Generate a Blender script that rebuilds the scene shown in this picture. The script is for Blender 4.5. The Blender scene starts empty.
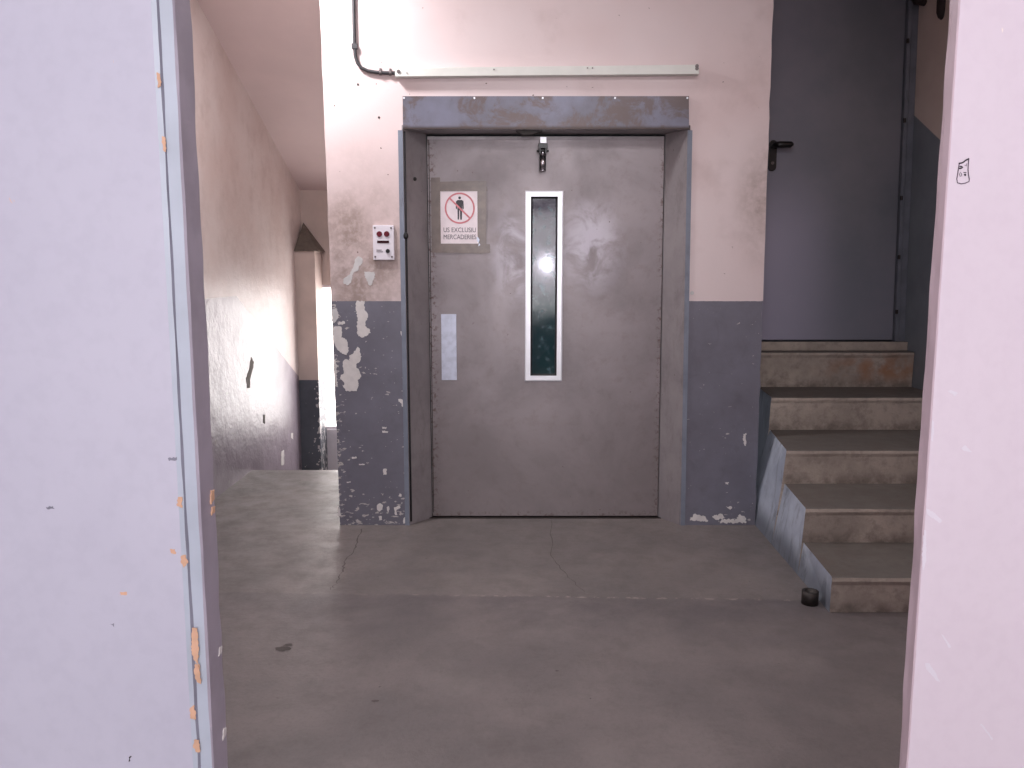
import bpy, bmesh, math, random
from mathutils import Vector, noise as mnoise
random.seed(7)
S = bpy.context.scene
COL = S.collection

# ------------------------------------------------------------------ camera
F, PITCH, EYE = 830.0, 0.134, 1.36
cam = bpy.data.cameras.new('camera'); co = bpy.data.objects.new('camera', cam); COL.objects.link(co)
cam.sensor_width = 36; cam.lens = 36*F/1024; cam.clip_start = .02
co.location = (0, 0, EYE); co.rotation_euler = (math.pi/2-PITCH, 0, 0)
S.camera = co
S.view_settings.view_transform = 'Standard'
S.view_settings.look = 'None'
S.view_settings.exposure = 0.0

def ray(x, y):
    a = (x-512)/F; b = -(y-384)/F
    return a, math.cos(PITCH)+b*math.sin(PITCH), -math.sin(PITCH)+b*math.cos(PITCH)
def atY(x, y, Y):                       # measured photo point -> point on the wall plane at depth Y
    d = ray(x, y); t = Y/d[1]; return Vector((d[0]*t, Y, EYE+d[2]*t))
def atZ(x, y, Z=0.0):                   # measured photo point -> point on the floor
    d = ray(x, y); t = (Z-EYE)/d[2]; return Vector((d[0]*t, d[1]*t, Z))
def atX(x, y, X):
    d = ray(x, y); t = X/d[0]; return Vector((X, d[1]*t, EYE+d[2]*t))

# ------------------------------------------------------------------ materials
def lin(c):
    return tuple(((v/255)/12.92 if v/255 <= .04045 else ((v/255+.055)/1.055)**2.4) for v in c)+(1,)
class NT:
    def __init__(s, name):
        s.m = bpy.data.materials.new(name); s.m.use_nodes = True
        s.t = s.m.node_tree; s.b = s.t.nodes['Principled BSDF']
        g = s.t.nodes.new('ShaderNodeNewGeometry'); s.pos = g.outputs['Position']
        sp = s.t.nodes.new('ShaderNodeSeparateXYZ'); s.t.links.new(s.pos, sp.inputs[0])
        s.x, s.y, s.z = sp.outputs
    def link(s, a, b):
        if isinstance(a, bpy.types.NodeSocket): s.t.links.new(a, b)
        elif isinstance(a, tuple) and len(a) == 4: b.default_value = a
        else: b.default_value = a
    def math(s, op, a, b=0.0, c=None, clamp=False):
        n = s.t.nodes.new('ShaderNodeMath'); n.operation = op; n.use_clamp = clamp
        s.link(a, n.inputs[0]); s.link(b, n.inputs[1])
        if c is not None: s.link(c, n.inputs[2])
        return n.outputs[0]
    def scaled(s, sx, sy, sz):
        n = s.t.nodes.new('ShaderNodeVectorMath'); n.operation = 'MULTIPLY'
        s.t.links.new(s.pos, n.inputs[0]); n.inputs[1].default_value = (sx, sy, sz); return n.outputs[0]
    def noise(s, scale, detail=4, rough=.55, dist=0, vec=None):
        n = s.t.nodes.new('ShaderNodeTexNoise'); s.t.links.new(vec or s.pos, n.inputs['Vector'])
        n.inputs['Scale'].default_value = scale; n.inputs['Detail'].default_value = detail
        n.inputs['Roughness'].default_value = rough; n.inputs['Distortion'].default_value = dist
        return n.outputs[0]
    def step(s, v, a, b, lo=0.0, hi=1.0):           # smooth map a..b -> lo..hi
        n = s.t.nodes.new('ShaderNodeMapRange'); n.interpolation_type = 'SMOOTHSTEP'
        s.link(v, n.inputs[0]); n.inputs[1].default_value = a; n.inputs[2].default_value = b
        n.inputs[3].default_value = lo; n.inputs[4].default_value = hi
        return n.outputs[0]
    def mix(s, f, a, b, mode='MIX'):
        n = s.t.nodes.new('ShaderNodeMix'); n.data_type = 'RGBA'; n.blend_type = mode
        s.link(f, n.inputs[0]); s.link(a, n.inputs[6]); s.link(b, n.inputs[7]); return n.outputs[2]
    def blob(s, cx, cz, rx, rz, ax='x'):             # soft ellipse mask in the x(or y)/z plane, edge broken by noise
        u = s.x if ax == 'x' else s.y
        w = s.z if ax != 'f' else s.y
        du = s.math('DIVIDE', s.math('SUBTRACT', u, cx), rx); dw = s.math('DIVIDE', s.math('SUBTRACT', w, cz), rz)
        r = s.math('SQRT', s.math('ADD', s.math('MULTIPLY', du, du), s.math('MULTIPLY', dw, dw)))
        return s.step(r, 1.0, .1)
    def bump(s, h, strength=.3, dist=.01):
        n = s.t.nodes.new('ShaderNodeBump'); n.inputs['Strength'].default_value = strength
        n.inputs['Distance'].default_value = dist; s.t.links.new(h, n.inputs['Height'])
        s.t.links.new(n.outputs[0], s.b.inputs['Normal'])
    def out(s, color, rough=.6, metal=0.0, spec=.5):
        s.link(color, s.b.inputs['Base Color']); s.link(rough, s.b.inputs['Roughness'])
        s.link(metal, s.b.inputs['Metallic']); s.link(spec, s.b.inputs['Specular IOR Level'])
        return s.m
def plain(name, rgb, rough=.5, metal=0.0, var=.12, scale=14):
    n = NT(name); c = lin(rgb); d = tuple(v*(1-var*2) for v in c[:3])+(1,)
    return n.out(n.mix(n.step(n.noise(scale), .35, .7), c, d), rough, metal)
MX = lambda n, a, b: n.math('MAXIMUM', a, b)
MU = lambda n, a, b: n.math('MULTIPLY', a, b)

def mat_lift_wall():
    n = NT('lift_wall_paint')
    up = n.mix(n.step(n.noise(1.3, 3), .35, .65), lin((222, 206, 206)), lin((216, 196, 195)))
    soft = n.noise(4.5, 6, .65); fine = n.noise(26, 5, .7)
    m = MX(n, MU(n, n.blob(-.80, 1.42, .42, .72), 1.2), MU(n, n.blob(1.30, 1.72, .20, .45), .9))
    m = MX(n, m, MU(n, n.blob(-.66, 1.45, .22, .42), 1.0))
    st = MU(n, MU(n, m, n.step(soft, .34, .62, .4, 1)), n.step(fine, .3, .6, .55, 1))
    up = n.mix(MU(n, st, .8), up, lin((146, 128, 120)))
    up = n.mix(MU(n, n.step(n.noise(3.1, 6, .6), .52, .75), .22), up, lin((150, 124, 118)))
    up = n.mix(n.step(n.noise(38, 2, .5), .76, .78), up, lin((120, 100, 95)))
    low = n.mix(n.step(n.noise(3.5, 6, .6), .3, .7), lin((118, 117, 129)), lin((106, 104, 115)))
    low = n.mix(MU(n, n.step(n.noise(9, 6, .7, 1), .5, .72), .25), low, lin((84, 80, 88)))
    # small chips, elongated sideways, denser near the floor, the corners and on the left pier
    v = n.scaled(1, 1, 1.9)
    dens = MX(n, n.step(n.z, .24, .02, 0, .105), MX(n, n.step(n.x, -.86, -.95, 0, .14), n.step(n.x, -.60, -.56, 0, .06)))
    dens = n.math('ADD', dens, n.step(n.x, -.3, .4, .05, -.03))
    dens = n.math('ADD', dens, MU(n, n.step(n.noise(5, 2), .4, .65, -.5, .5), .05))
    chip = n.step(n.math('ADD', n.noise(34, 3, .55, .3, v), dens), .735, .75)
    low = n.mix(chip, low, lin((186, 180, 178)))
    isup = n.step(n.math('ADD', n.z, MU(n, n.noise(30, 2), .004)), 1.2105, 1.2125)
    n.bump(n.noise(60, 4, .6), .12, .004)
    return n.out(n.mix(isup, low, up), n.mix(isup, (.42,)*3+(1,), (.6,)*3+(1,)))

def mat_left_wall():
    n = NT('left_wall_paint')
    up = n.mix(n.step(n.noise(1.6, 5, .6), .3, .7), lin((226, 214, 210)), lin((214, 196, 190)))
    up = n.mix(MU(n, n.step(n.noise(5, 6, .65), .45, .75), .3), up, lin((170, 146, 136)))
    low = n.mix(n.step(n.noise(3, 6, .6), .3, .7), lin((160, 148, 160)), lin((136, 124, 134)))
    low = n.mix(n.step(n.noise(16, 4, .6, .4), .66, .68), low, lin((150, 142, 142)))
    line = n.math('SUBTRACT', n.z, n.math('SUBTRACT', 1.205, MU(n, n.math('MAXIMUM', n.math('SUBTRACT', n.y, 5.45), 0), .48)))
    isup = n.step(line, -.004, .004)
    n.bump(n.math('ADD', n.noise(7, 5, .6), MU(n, n.noise(45, 3), .25)), .35, .02)
    return n.out(n.mix(isup, low, up), n.mix(isup, (.38,)*3+(1,), (.4,)*3+(1,)), 0, n.step(line, -.004, .004, .8, .5))

def mat_right_wall():
    n = NT('right_wall_paint')
    up = n.mix(n.step(n.noise(2, 4), .3, .7), lin((226, 208, 198)), lin((212, 192, 182)))
    low = n.mix(n.step(n.noise(4, 5), .3, .7), lin((138, 144, 152)), lin((124, 130, 138)))
    low = n.mix(n.step(n.noise(30, 3), .72, .74), low, lin((150, 148, 150)))
    line = n.math('SUBTRACT', n.z, n.math('ADD', 2.30, MU(n, n.math('SUBTRACT', n.y, 5.13), .60)))
    isup = n.step(line, -.004, .004)
    return n.out(n.mix(isup, low, up), .55)

def mat_floor():
    n = NT('worn_concrete_floor')
    a = n.noise(1.7, 6, .6, .3); b = n.noise(7, 8, .7); c = n.noise(70, 4, .7)
    base = n.mix(n.step(a, .32, .68), lin((120, 112, 110)), lin((104, 98, 97)))
    base = n.mix(MU(n, n.step(b, .45, .72), .35), base, lin((86, 79, 77)))
    base = n.mix(MU(n, n.step(c, .45, .7), .22), base, lin((78, 70, 68)))
    base = n.mix(MU(n, n.step(n.noise(2.6, 4, .5), .56, .72), .3), base, lin((136, 128, 125)))
    # the older slab in front of the seam is darker, darkest just before it
    seam = n.math('SUBTRACT', n.y, n.math('SUBTRACT', 3.366, MU(n, n.x, .035)))
    seam = n.math('ADD', seam, MU(n, n.math('SUBTRACT', n.noise(11, 3), .5), .03))
    near = n.step(seam, .008, -.008)
    base = n.mix(near, base, n.mix(1.0, base, (.98, .97, .99, 1), 'MULTIPLY'))
    dk = MU(n, MU(n, near, n.step(seam, -.55, -.02)), n.step(n.noise(3.2, 5, .6), .36, .62, .2, 1))
    base = n.mix(MU(n, dk, .5), base, lin((84, 79, 82)))
    edge = MU(n, n.step(n.math('ABSOLUTE', seam), .012, .002), n.step(n.noise(22, 4, .7), .50, .58))
    rl = n.step(n.x, -1.0, .1, .08, .5)
    base = n.mix(MU(n, edge, rl), base, lin((172, 160, 152)))
    # green-grey tone in front of the lift
    g = n.blob(.15, 3.95, 1.2, .65, 'f')
    base = n.mix(MU(n, g, .6), base, lin((104, 104, 98)))
    base = n.mix(n.step(n.noise(26, 2, .5), .77, .80), base, lin((56, 50, 48)))
    n.bump(n.math('ADD', b, MU(n, c, .4)), .2, .01)
    return n.out(base, n.step(b, .3, .7, .38, .6), 0, .45)

def mat_steps(dirty=1.0):
    n = NT('stair_concrete')
    a = n.noise(3, 6, .65); b = n.noise(20, 6, .7)
    c = n.mix(n.step(a, .32, .66), lin((190, 177, 166)), lin((160, 149, 140)))
    c = n.mix(MU(n, n.step(b, .45, .7), .45), c, lin((116, 106, 100)))
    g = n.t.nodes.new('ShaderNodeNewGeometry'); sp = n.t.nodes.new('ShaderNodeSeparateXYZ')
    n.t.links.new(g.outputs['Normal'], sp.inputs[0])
    c = n.mix(n.step(sp.outputs[2], .4, .8, 0, .85), c, lin((84, 81, 79)))  # upward faces painted darker, standing in for front light on the risers
    rust = MU(n, MU(n, n.blob(2.25, .78, .5, .12), n.step(n.z, .67, .68)), n.step(n.noise(9, 4), .35, .6))
    c = n.mix(MU(n, rust, .7), c, lin((160, 104, 62)))
    # dirt collected in the lower part of each riser
    for z in (0, .151, .313, .486, .672):
        band = MU(n, n.step(n.z, z+.07, z+.004), n.step(n.math('SUBTRACT', n.z, z), -.002, .001))
        c = n.mix(MU(n, MU(n, band, n.step(n.noise(12, 5, .7), .3, .65)), .6), c, lin((96, 86, 80)))
    n.bump(b, .35, .012)
    return n.out(c, .75, 0, .3)
def mat_step_side():
    n = NT('stair_side_blue_paint')
    c = n.mix(n.step(n.noise(5, 6, .6, .5), .35, .65), lin((196, 204, 218)), lin((168, 176, 192)))
    c = n.mix(MU(n, n.step(n.noise(9, 6, .7, 1, n.scaled(1, 1, .4)), .5, .66), .55), c, lin((88, 92, 100)))
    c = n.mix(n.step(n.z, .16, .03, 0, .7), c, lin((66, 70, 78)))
    return n.out(c, .5)

def mat_metal(name, rgb, rgb2, rough=.42, metal=.55, streak=1.0, z_dark=0.0):
    n = NT(name)
    v = n.scaled(1, 1, .35)
    a = n.noise(2.6, 6, .65, .4); b = n.noise(14, 6, .7, .2, v)
    c = n.mix(n.step(a, .3, .7), lin(rgb), lin(rgb2))
    c = n.mix(MU(n, n.step(b, .48, .72), .28*streak), c, lin((86, 76, 74)))
    c = n.mix(MU(n, n.step(n.noise(34, 4, .6), .68, .76), .6), c, lin((82, 66, 62)))
    n.bump(n.noise(40, 4, .6), .05, .004)
    return n.out(c, n.step(a, .3, .7, rough-.06, rough+.1), metal)
def mat_door_leaf():
    n = NT('lift_door_steel')
    a = n.noise(2.2, 6, .65, .4); b = n.noise(12, 6, .7, .2)
    c = n.mix(n.step(a, .3, .7), lin((146, 137, 139)), lin((130, 122, 124)))
    c = n.mix(MU(n, n.step(b, .48, .72), .3), c, lin((112, 98, 98)))
    # glare on the steel either side of the glass, painted into the colour
    w = MX(n, n.blob(.02, 1.45, .17, .34), n.blob(.42, 1.5, .24, .34))
    c = n.mix(MU(n, MU(n, w, n.step(n.noise(7, 5, .6, .6), .36, .60)), .8), c, lin((190, 184, 194)))
    # rust along the edges
    ed = MX(n, MX(n, n.step(n.x, -.385, -.435), n.step(n.x, .77, .81)), n.step(n.z, .05, .01))
    r = MU(n, ed, n.step(n.noise(42, 5, .7), .50, .62))
    c = n.mix(MU(n, r, .85), c, lin((84, 56, 48)))
    c = n.mix(n.step(n.noise(30, 3, .5), .725, .75), c, lin((92, 74, 70)))
    c = n.mix(n.step(n.z, .9, .1, 0, .35), c, lin((120, 110, 108)))
    n.bump(n.noise(5, 4, .6), .06, .02)
    return n.out(c, n.step(a, .3, .7, .38, .5), .35)
def mat_header():
    n = NT('header_steel')
    c = n.mix(n.step(n.noise(3.5, 5, .6), .3, .7), lin((116, 116, 132)), lin((96, 93, 101)))
    c = n.mix(MU(n, n.step(n.noise(7, 6, .7, .5), .46, .60), .75), c, lin((96, 80, 74)))
    c = n.mix(n.step(n.z, 2.10, 2.08), c, lin((64, 50, 46)))
    return n.out(c, .42, .35)
def mat_near_left():
    n = NT('lavender_wall_paint')
    c = n.mix(n.step(n.noise(1.5, 3), .3, .7), lin((198, 197, 210)), lin((190, 189, 203)))
    c = n.mix(MU(n, n.step(n.noise(40, 3), .4, .7), .08), c, lin((150, 150, 165)))
    c = n.mix(n.step(n.noise(17, 2, .5), .765, .79), c, lin((120, 118, 128)))
    ch = MU(n, n.step(n.x, -.56, -.51), n.step(n.z, 1.2, .9, .0, 1))
    c = n.mix(n.step(n.math('ADD', n.noise(20, 4, .6, .4, n.scaled(1, 1, .5)), MU(n, ch, .08)), .735, .745), c, lin((226, 186, 158)))
    n.bump(n.noise(9, 4), .06, .01)
    return n.out(c, .5)
def mat_near_right():
    n = NT('pink_wall_paint')
    c = n.mix(n.step(n.noise(1.5, 3), .3, .7), lin((222, 211, 219)), lin((216, 204, 213)))
    c = n.mix(MU(n, n.step(n.noise(40, 3), .4, .7), .06), c, lin((170, 150, 165)))
    d = n.step(n.z, 1.25, .8, 0, .02)
    v = n.t.nodes.new('ShaderNodeMapping'); v.inputs['Rotation'].default_value = (0, .7, 0); v.inputs['Scale'].default_value = (1, 1, .35)
    n.t.links.new(n.pos, v.inputs[0])
    c = n.mix(n.step(n.math('ADD', n.noise(26, 3, .5, 0, v.outputs[0]), d), .745, .76), c, lin((250, 238, 226)))
    n.bump(n.noise(9, 4), .06, .01)
    return n.out(c, .45)
def mat_upper_door():
    n = NT('blue_grey_door_paint')
    c = n.mix(n.step(n.noise(2.2, 4, .6), .3, .7), lin((124, 124, 132)), lin((108, 112, 120)))
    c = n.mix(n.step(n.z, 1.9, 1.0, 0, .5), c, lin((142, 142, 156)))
    c = n.mix(MU(n, n.step(n.x, 2.1, 1.55), n.step(n.z, 2.1, 1.5, .2, .8)), c, lin((176, 172, 194)))  # soft light glow painted into the lower left
    n.bump(n.noise(120, 2), .06, .003)
    return n.out(c, .35)
def mat_glow(name, rgb, strength):
    n = NT(name); n.b.inputs['Emission Color'].default_value = lin(rgb); n.b.inputs['Emission Strength'].default_value = strength
    return n.out(n.mix(n.step(n.noise(3), .3, .7), lin(rgb), lin(rgb)), .5)
def mat_glass(name, tint, rough=.03, trans=.8):
    n = NT(name); b = n.b
    c = n.mix(n.step(n.z, 1.35, 1.15), lin((78, 72, 90)), lin((26, 64, 68)))  # reflection gradient painted into the tint, lavender above and teal below
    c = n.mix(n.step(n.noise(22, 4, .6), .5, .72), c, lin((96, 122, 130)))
    n.bump(n.noise(16, 3), .03, .004)
    n.out(c, n.step(n.noise(8), .3, .7, rough, rough+.08))
    b.inputs['Transmission Weight'].default_value = trans; b.inputs['IOR'].default_value = 1.5
    return n.m

def mat_pier_band():
    n = NT('chipped_slate_paint'); c = n.mix(n.step(n.noise(6), .3, .7), lin((88, 92, 101)), lin((76, 80, 88)))
    d = n.step(n.x, -1.70, -1.635, 0, .16)
    return n.out(n.mix(n.step(n.math('ADD', n.noise(26, 3), d), .70, .72), c, lin((190, 186, 186))), .45)

M = dict(pier_band=mat_pier_band(),
    lift_wall=mat_lift_wall(), left_wall=mat_left_wall(), right_wall=mat_right_wall(), floor=mat_floor(), steps=mat_steps(), side=mat_step_side(),
    leaf=mat_door_leaf(), header=mat_header(), near_left=mat_near_left(), near_right=mat_near_right(), updoor=mat_upper_door(),
    jamb=mat_metal('jamb_steel', (164, 157, 159), (142, 135, 138), .45, .3),
    jamb_blue=mat_metal('jamb_edge_blue', (132, 138, 152), (112, 118, 132), .4, .1),
    ceiling=plain('ceiling_paint', (214, 192, 186), .6, 0, .04, 2), soffit=plain('soffit_paint', (230, 210, 208), .6, 0, .04, 2),
    peach=plain('peach_wall_paint', (208, 190, 182), .6, 0, .08, 3), frame_grey=plain('door_frame_grey', (118, 122, 132), .35, 0, .1, 12), darkband=plain('slate_band_paint', (84, 88, 97), .4, 0, .1, 6),
    reveal_purple=plain('purple_reveal_paint', (168, 160, 172), .5, 0, .10, 9), flange=plain('pale_blue_frame_paint', (182, 190, 202), .4, 0, .06, 9),
    groove=plain('dark_groove', (134, 134, 148), .6), reveal_pink=plain('pink_reveal_paint', (210, 190, 198), .5, 0, .05, 9),
    alu=plain('bright_aluminium', (236, 236, 242), .3, .25, .02), zinc=plain('galvanised_plate', (196, 200, 216), .35, .3, .08, 30),
    chrome=plain('chrome', (190, 186, 190), .18, .95, .05), black=plain('black_plastic', (16, 15, 17), .35), rubber=plain('black_rubber', (34, 32, 36), .6),
    white=plain('white_enamel', (226, 220, 228), .35, 0, .03), red=plain('dark_red_lens', (104, 30, 44), .2), darkred=plain('display_window', (58, 22, 28), .2),
    screw=plain('screw_steel', (120, 112, 112), .4, .6), trunk=plain('trunking_pvc', (222, 222, 216), .5, 0, .03, 12), cable=plain('black_cable', (52, 50, 54), .5),
    paper=plain('sign_paper', (226, 212, 216), .3, 0, .05, 20), tape=plain('brown_packing_tape', (118, 103, 96), .3, 0, .12, 25),
    signred=plain('sign_red', (204, 120, 128), .5, 0, .1, 60), signblack=plain('sign_black', (58, 54, 60), .5), letter=plain('sign_letter_grey', (92, 87, 92), .5),
    plaster=plain('bare_plaster', (218, 213, 211), .8, 0, .05, 30), plaster_up=plain('pale_filler', (206, 204, 204), .8, 0, .05, 30),
    orange=plain('orange_plaster', (222, 178, 148), .8, 0, .08, 40), crack=plain('crack_dark', (88, 81, 79), .9), ink=plain('ink', (92, 74, 92), .7),
    inkdark=plain('ink_dark', (44, 34, 46), .7),
    iron=plain('rusty_iron', (56, 50, 48), .55, .4, .2, 40), brown=plain('dark_brown_lagging', (44, 32, 32), .7), shaft=plain('shaft_teal', (60, 92, 92), .7, 0, .25, 5),
    dustgrey=plain('dusty_cap', (112, 102, 94), .8, 0, .15, 20), pane=mat_glow('daylit_frosted_pane', (255, 248, 244), 4.6),
    glass=mat_glass('wired_lift_glass', (78, 92, 100), .05, .45), entrance=mat_glow('daylit_entrance_glazing', (244, 240, 255), 55.0),
    wallplain=plain('entrance_room_paint', (200, 190, 206), .6, 0, .04, 2),
)

# ------------------------------------------------------------------ geometry helpers
def new(name, bm, mats, parent=None, smooth=False):
    me = bpy.data.meshes.new(name); bmesh.ops.recalc_face_normals(bm, faces=bm.faces); bm.to_mesh(me); bm.free()
    for m in (mats if isinstance(mats, (list, tuple)) else [mats]): me.materials.append(M[m])
    if smooth:
        for p in me.polygons: p.use_smooth = True
    o = bpy.data.objects.new(name, me); COL.objects.link(o)
    if parent: o.parent = parent; o.matrix_parent_inverse = parent.matrix_world.inverted()
    return o
def tag(o, label, cat, group=None):
    o['label'] = label; o['category'] = cat
    if group: o['group'] = group
    return o
def struct(o, label=None):
    o['kind'] = 'structure'
    if label: o['label'] = label
    return o
def empty(name, loc):
    o = bpy.data.objects.new(name, None); COL.objects.link(o); o.location = loc
    o.empty_display_size = .05
    bpy.context.view_layer.update(); return o
def box(bm, x0, x1, y0, y1, z0, z1, mi=0):
    vs = [bm.verts.new((x, y, z)) for x in (x0, x1) for y in (y0, y1) for z in (z0, z1)]
    fs = []
    for q in ((0, 1, 3, 2), (4, 6, 7, 5), (0, 4, 5, 1), (2, 3, 7, 6), (0, 2, 6, 4), (1, 5, 7, 3)):
        f = bm.faces.new([vs[i] for i in q]); f.material_index = mi; fs.append(f)
    return fs
def bevel(bm, w, seg=2):
    bmesh.ops.bevel(bm, geom=bm.edges[:], offset=w, segments=seg, affect='EDGES', profile=.6)
def boxo(name, dims, mat, parent=None, bev=0.0):
    bm = bmesh.new(); box(bm, *dims)
    if bev: bevel(bm, bev)
    return new(name, bm, mat, parent)
def cyl(bm, p0, p1, r0, r1=None, seg=20, caps=True):
    p0, p1 = Vector(p0), Vector(p1); d = (p1-p0).normalized(); r1 = r0 if r1 is None else r1
    a = d.orthogonal().normalized(); b = d.cross(a)
    A = [bm.verts.new(p0+(a*math.cos(t)+b*math.sin(t))*r0) for t in [2*math.pi*i/seg for i in range(seg)]]
    B = [bm.verts.new(p1+(a*math.cos(t)+b*math.sin(t))*r1) for t in [2*math.pi*i/seg for i in range(seg)]]
    for i in range(seg): bm.faces.new((A[i], A[(i+1) % seg], B[(i+1) % seg], B[i]))
    if caps: bm.faces.new(A[::-1]); bm.faces.new(B)
def tube(bm, pts, r, seg=12):
    pts = [Vector(p) for p in pts]; rings = []; up = None
    for i, p in enumerate(pts):
        d = (pts[min(i+1, len(pts)-1)]-pts[max(i-1, 0)]).normalized()
        a = d.orthogonal().normalized() if up is None else (up-d*up.dot(d)).normalized()
        up = a; b = d.cross(a)
        rr = r[i] if isinstance(r, (list, tuple)) else r
        rings.append([bm.verts.new(p+(a*math.cos(t)+b*math.sin(t))*rr) for t in [2*math.pi*k/seg for k in range(seg)]])
    for A, B in zip(rings, rings[1:]):
        for k in range(seg): bm.faces.new((A[k], A[(k+1) % seg], B[(k+1) % seg], B[k]))
    bm.faces.new(rings[0][::-1]); bm.faces.new(rings[-1])
def prism(bm, pts, off, mi=0):          # planar outline (3-D points) extruded by the vector off
    off = Vector(off)
    A = [bm.verts.new(p) for p in pts]; B = [bm.verts.new(Vector(p)+off) for p in pts]
    f = bm.faces.new(A); f.material_index = mi; f = bm.faces.new(B[::-1]); f.material_index = mi
    for i in range(len(A)):
        f = bm.faces.new((A[i], B[i], B[(i+1) % len(A)], A[(i+1) % len(A)])); f.material_index = mi
def jag(pts, amp, step):                # break an outline into small irregular steps
    out = []; pts = [Vector(p) for p in pts]
    for a, b in zip(pts, pts[1:]+pts[:1]):
        n = max(1, int((b-a).length/step))
        for i in range(n):
            p = a.lerp(b, i/n)
            if i: p = p + (b-a).normalized().cross(NORM[0])*random.uniform(-amp, amp)
            out.append(p)
    return out
NORM = [Vector((0, -1, 0))]

# ------------------------------------------------------------------ room shell
W = 4.361          # lift wall plane
DY = 4.50          # lift door plane
UY = 5.13          # upstairs door plane
XL, XR = -1.80, 2.42
CZ = 3.05
# floor: entrance room + hall, with the passage beside the lift
bm = bmesh.new()
box(bm, -2.2, XR+.1, -3.2, 4.9, -.12, 0)
box(bm, XL-.1, -.80, 4.9, 5.624, -.12, 0)
floor = struct(new('floor', bm, 'floor'), 'grey worn concrete floor')
# cracks in the floor slab
def crack(pxs, w):
    bm = bmesh.new(); P = []
    for a, b in zip(pxs, pxs[1:]):
        A, B = atZ(*a), atZ(*b); n = 7
        for i in range(n): P.append(A.lerp(B, i/n)+Vector((random.uniform(-.008, .008), random.uniform(-.008, .008), 0)))
    P.append(atZ(*pxs[-1])); vs = []
    for i, p in enumerate(P):
        d = (P[min(i+1, len(P)-1)]-P[max(0, i-1)]).normalized(); s = Vector((-d.y, d.x, 0)); ww = w*random.uniform(.35, 1)
        vs.append((bm.verts.new(p+s*ww+Vector((0, 0, .0008))), bm.verts.new(p-s*ww+Vector((0, 0, .0008)))))
    for a, b in zip(vs, vs[1:]): bm.faces.new((a[0], a[1], b[1], b[0]))
    return new('floor_crack', bm, 'crack', floor)
crack([(362, 529), (357, 545), (345, 562), (343, 572)], .0035)
crack([(551, 520), (552, 555), (566, 575), (585, 592)], .0022)
crack([(343, 572), (336, 584), (330, 590)], .002)
# small dark stain spots on the floor
def spot(px, py, rx, ry):
    c = atZ(px, py); bm = bmesh.new(); vs = []
    for i in range(16):
        t = 2*math.pi*i/16; k = random.uniform(.55, 1.1); vs.append(bm.verts.new(c+Vector((math.cos(t)*rx*k, math.sin(t)*ry*k, .0009))))
    bm.faces.new(vs); new('floor_stain', bm, 'crack', floor)
spot(281, 649, .035, .022); spot(375, 701, .012, .010); spot(557, 671, .006, .006); spot(288, 645, .02, .012)

# descending flight behind the lift block (beyond the passage)
bm = bmesh.new()
for k in range(5):
    z = -.17*(k+1); y = 5.624+.30*k
    box(bm, XL, -.80, y, y+.30 if k < 4 else 7.3, z-.2, z)
struct(new('floor_descending_steps', bm, 'steps'), 'concrete steps going down behind the lift')

# left wall
struct(boxo('wall_left', (XL-.15, XL, 1.30, 7.35, -1.1, CZ+.1), 'left_wall'), 'glossy scuffed wall of the passage on the left')
# right wall of the hall
bm = bmesh.new(); prism(bm, [(XR+.018, 1.30, 0), (XR+.2, 1.30, 0), (XR+.2, 1.30, CZ+.1), (XR+.018-.0205*3.15, 1.30, CZ+.1)], (0, 4.1, 0))
struct(new('wall_right', bm, 'right_wall'))
def lean(o):
    for v in o.data.vertices: v.co.x -= .0205*(v.co.z-.90) if v.co.x > 2.2 else 0
    return o
# ceiling
bm = bmesh.new()
box(bm, XL-.1, XR+.1, 1.30, 4.6, CZ, CZ+.12); box(bm, -.95, XR+.1, 4.6, 5.4, CZ, CZ+.12)
struct(new('ceiling', bm, 'ceiling'))
# sloping underside of the upper flight over the passage
bm = bmesh.new()
prism(bm, [(XL, 4.6, CZ), (XL, 7.35, CZ-2.75*.385), (XL, 7.35, CZ-2.75*.385+.16), (XL, 4.6, CZ+.16)], (.87, 0, 0))
struct(new('ceiling_soffit', bm, 'soffit'), 'sloping pink soffit of the stair flight')

# lift wall with its door opening
bm = bmesh.new()
left = []
for i in range(61):
    z = CZ*(1-i/60); edge = -.933-.010*z
    left.append((edge+mnoise.noise(Vector((0, 0, z*9)))*.006*(1.4 if z < 1.2 else .5), W, z))
right = []
for i in range(41):
    z = CZ*i/40
    right.append((1.319-.0055*z+mnoise.noise(Vector((4, 0, z*11)))*.006, W, z))
pts = left+[(-.56, W, 0), (-.56, W, 2.10), (.908, W, 2.10), (.908, W, 0)]+right
prism(bm, pts, (0, .26, 0))
box(bm, -.93, -.80, W+.26, 7.3, -1.1, CZ); box(bm, 1.17, 1.30, W+.26, 5.14, 0, CZ)
wall_front = struct(new('wall_front', bm, 'lift_wall'), 'pink and slate wall around the lift door')
# peeled paint patches (outlines measured on the wall)
def patch(px, mat, Y=W, amp=.0035, parent=wall_front, name='bare_patch', th=.0016):
    NORM[0] = Vector((0, -1, 0))
    P = jag([atY(x, y, Y) for x, y in px], amp, .006 if Y > 2 else .0025)
    bm = bmesh.new(); prism(bm, [(p.x, Y-th, p.z) for p in P], (0, th+.0005, 0)); return new(name, bm, mat, parent)
def zz(lst, ox, oy, s): return [(ox+a/s, oy+b/s) for a, b in lst]
patch(zz([(182, 78), (203, 88), (204, 108), (186, 130), (184, 146), (160, 158), (156, 176), (150, 200), (134, 216), (112, 208), (112, 186), (128, 176), (146, 160), (160, 128), (168, 92)], 320, 240, 4.8), 'plaster_up')
patch(zz([(212, 152), (262, 152), (264, 182), (252, 196), (248, 216), (234, 216), (230, 200), (216, 180)], 320, 240, 4.8), 'plaster_up')
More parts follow.
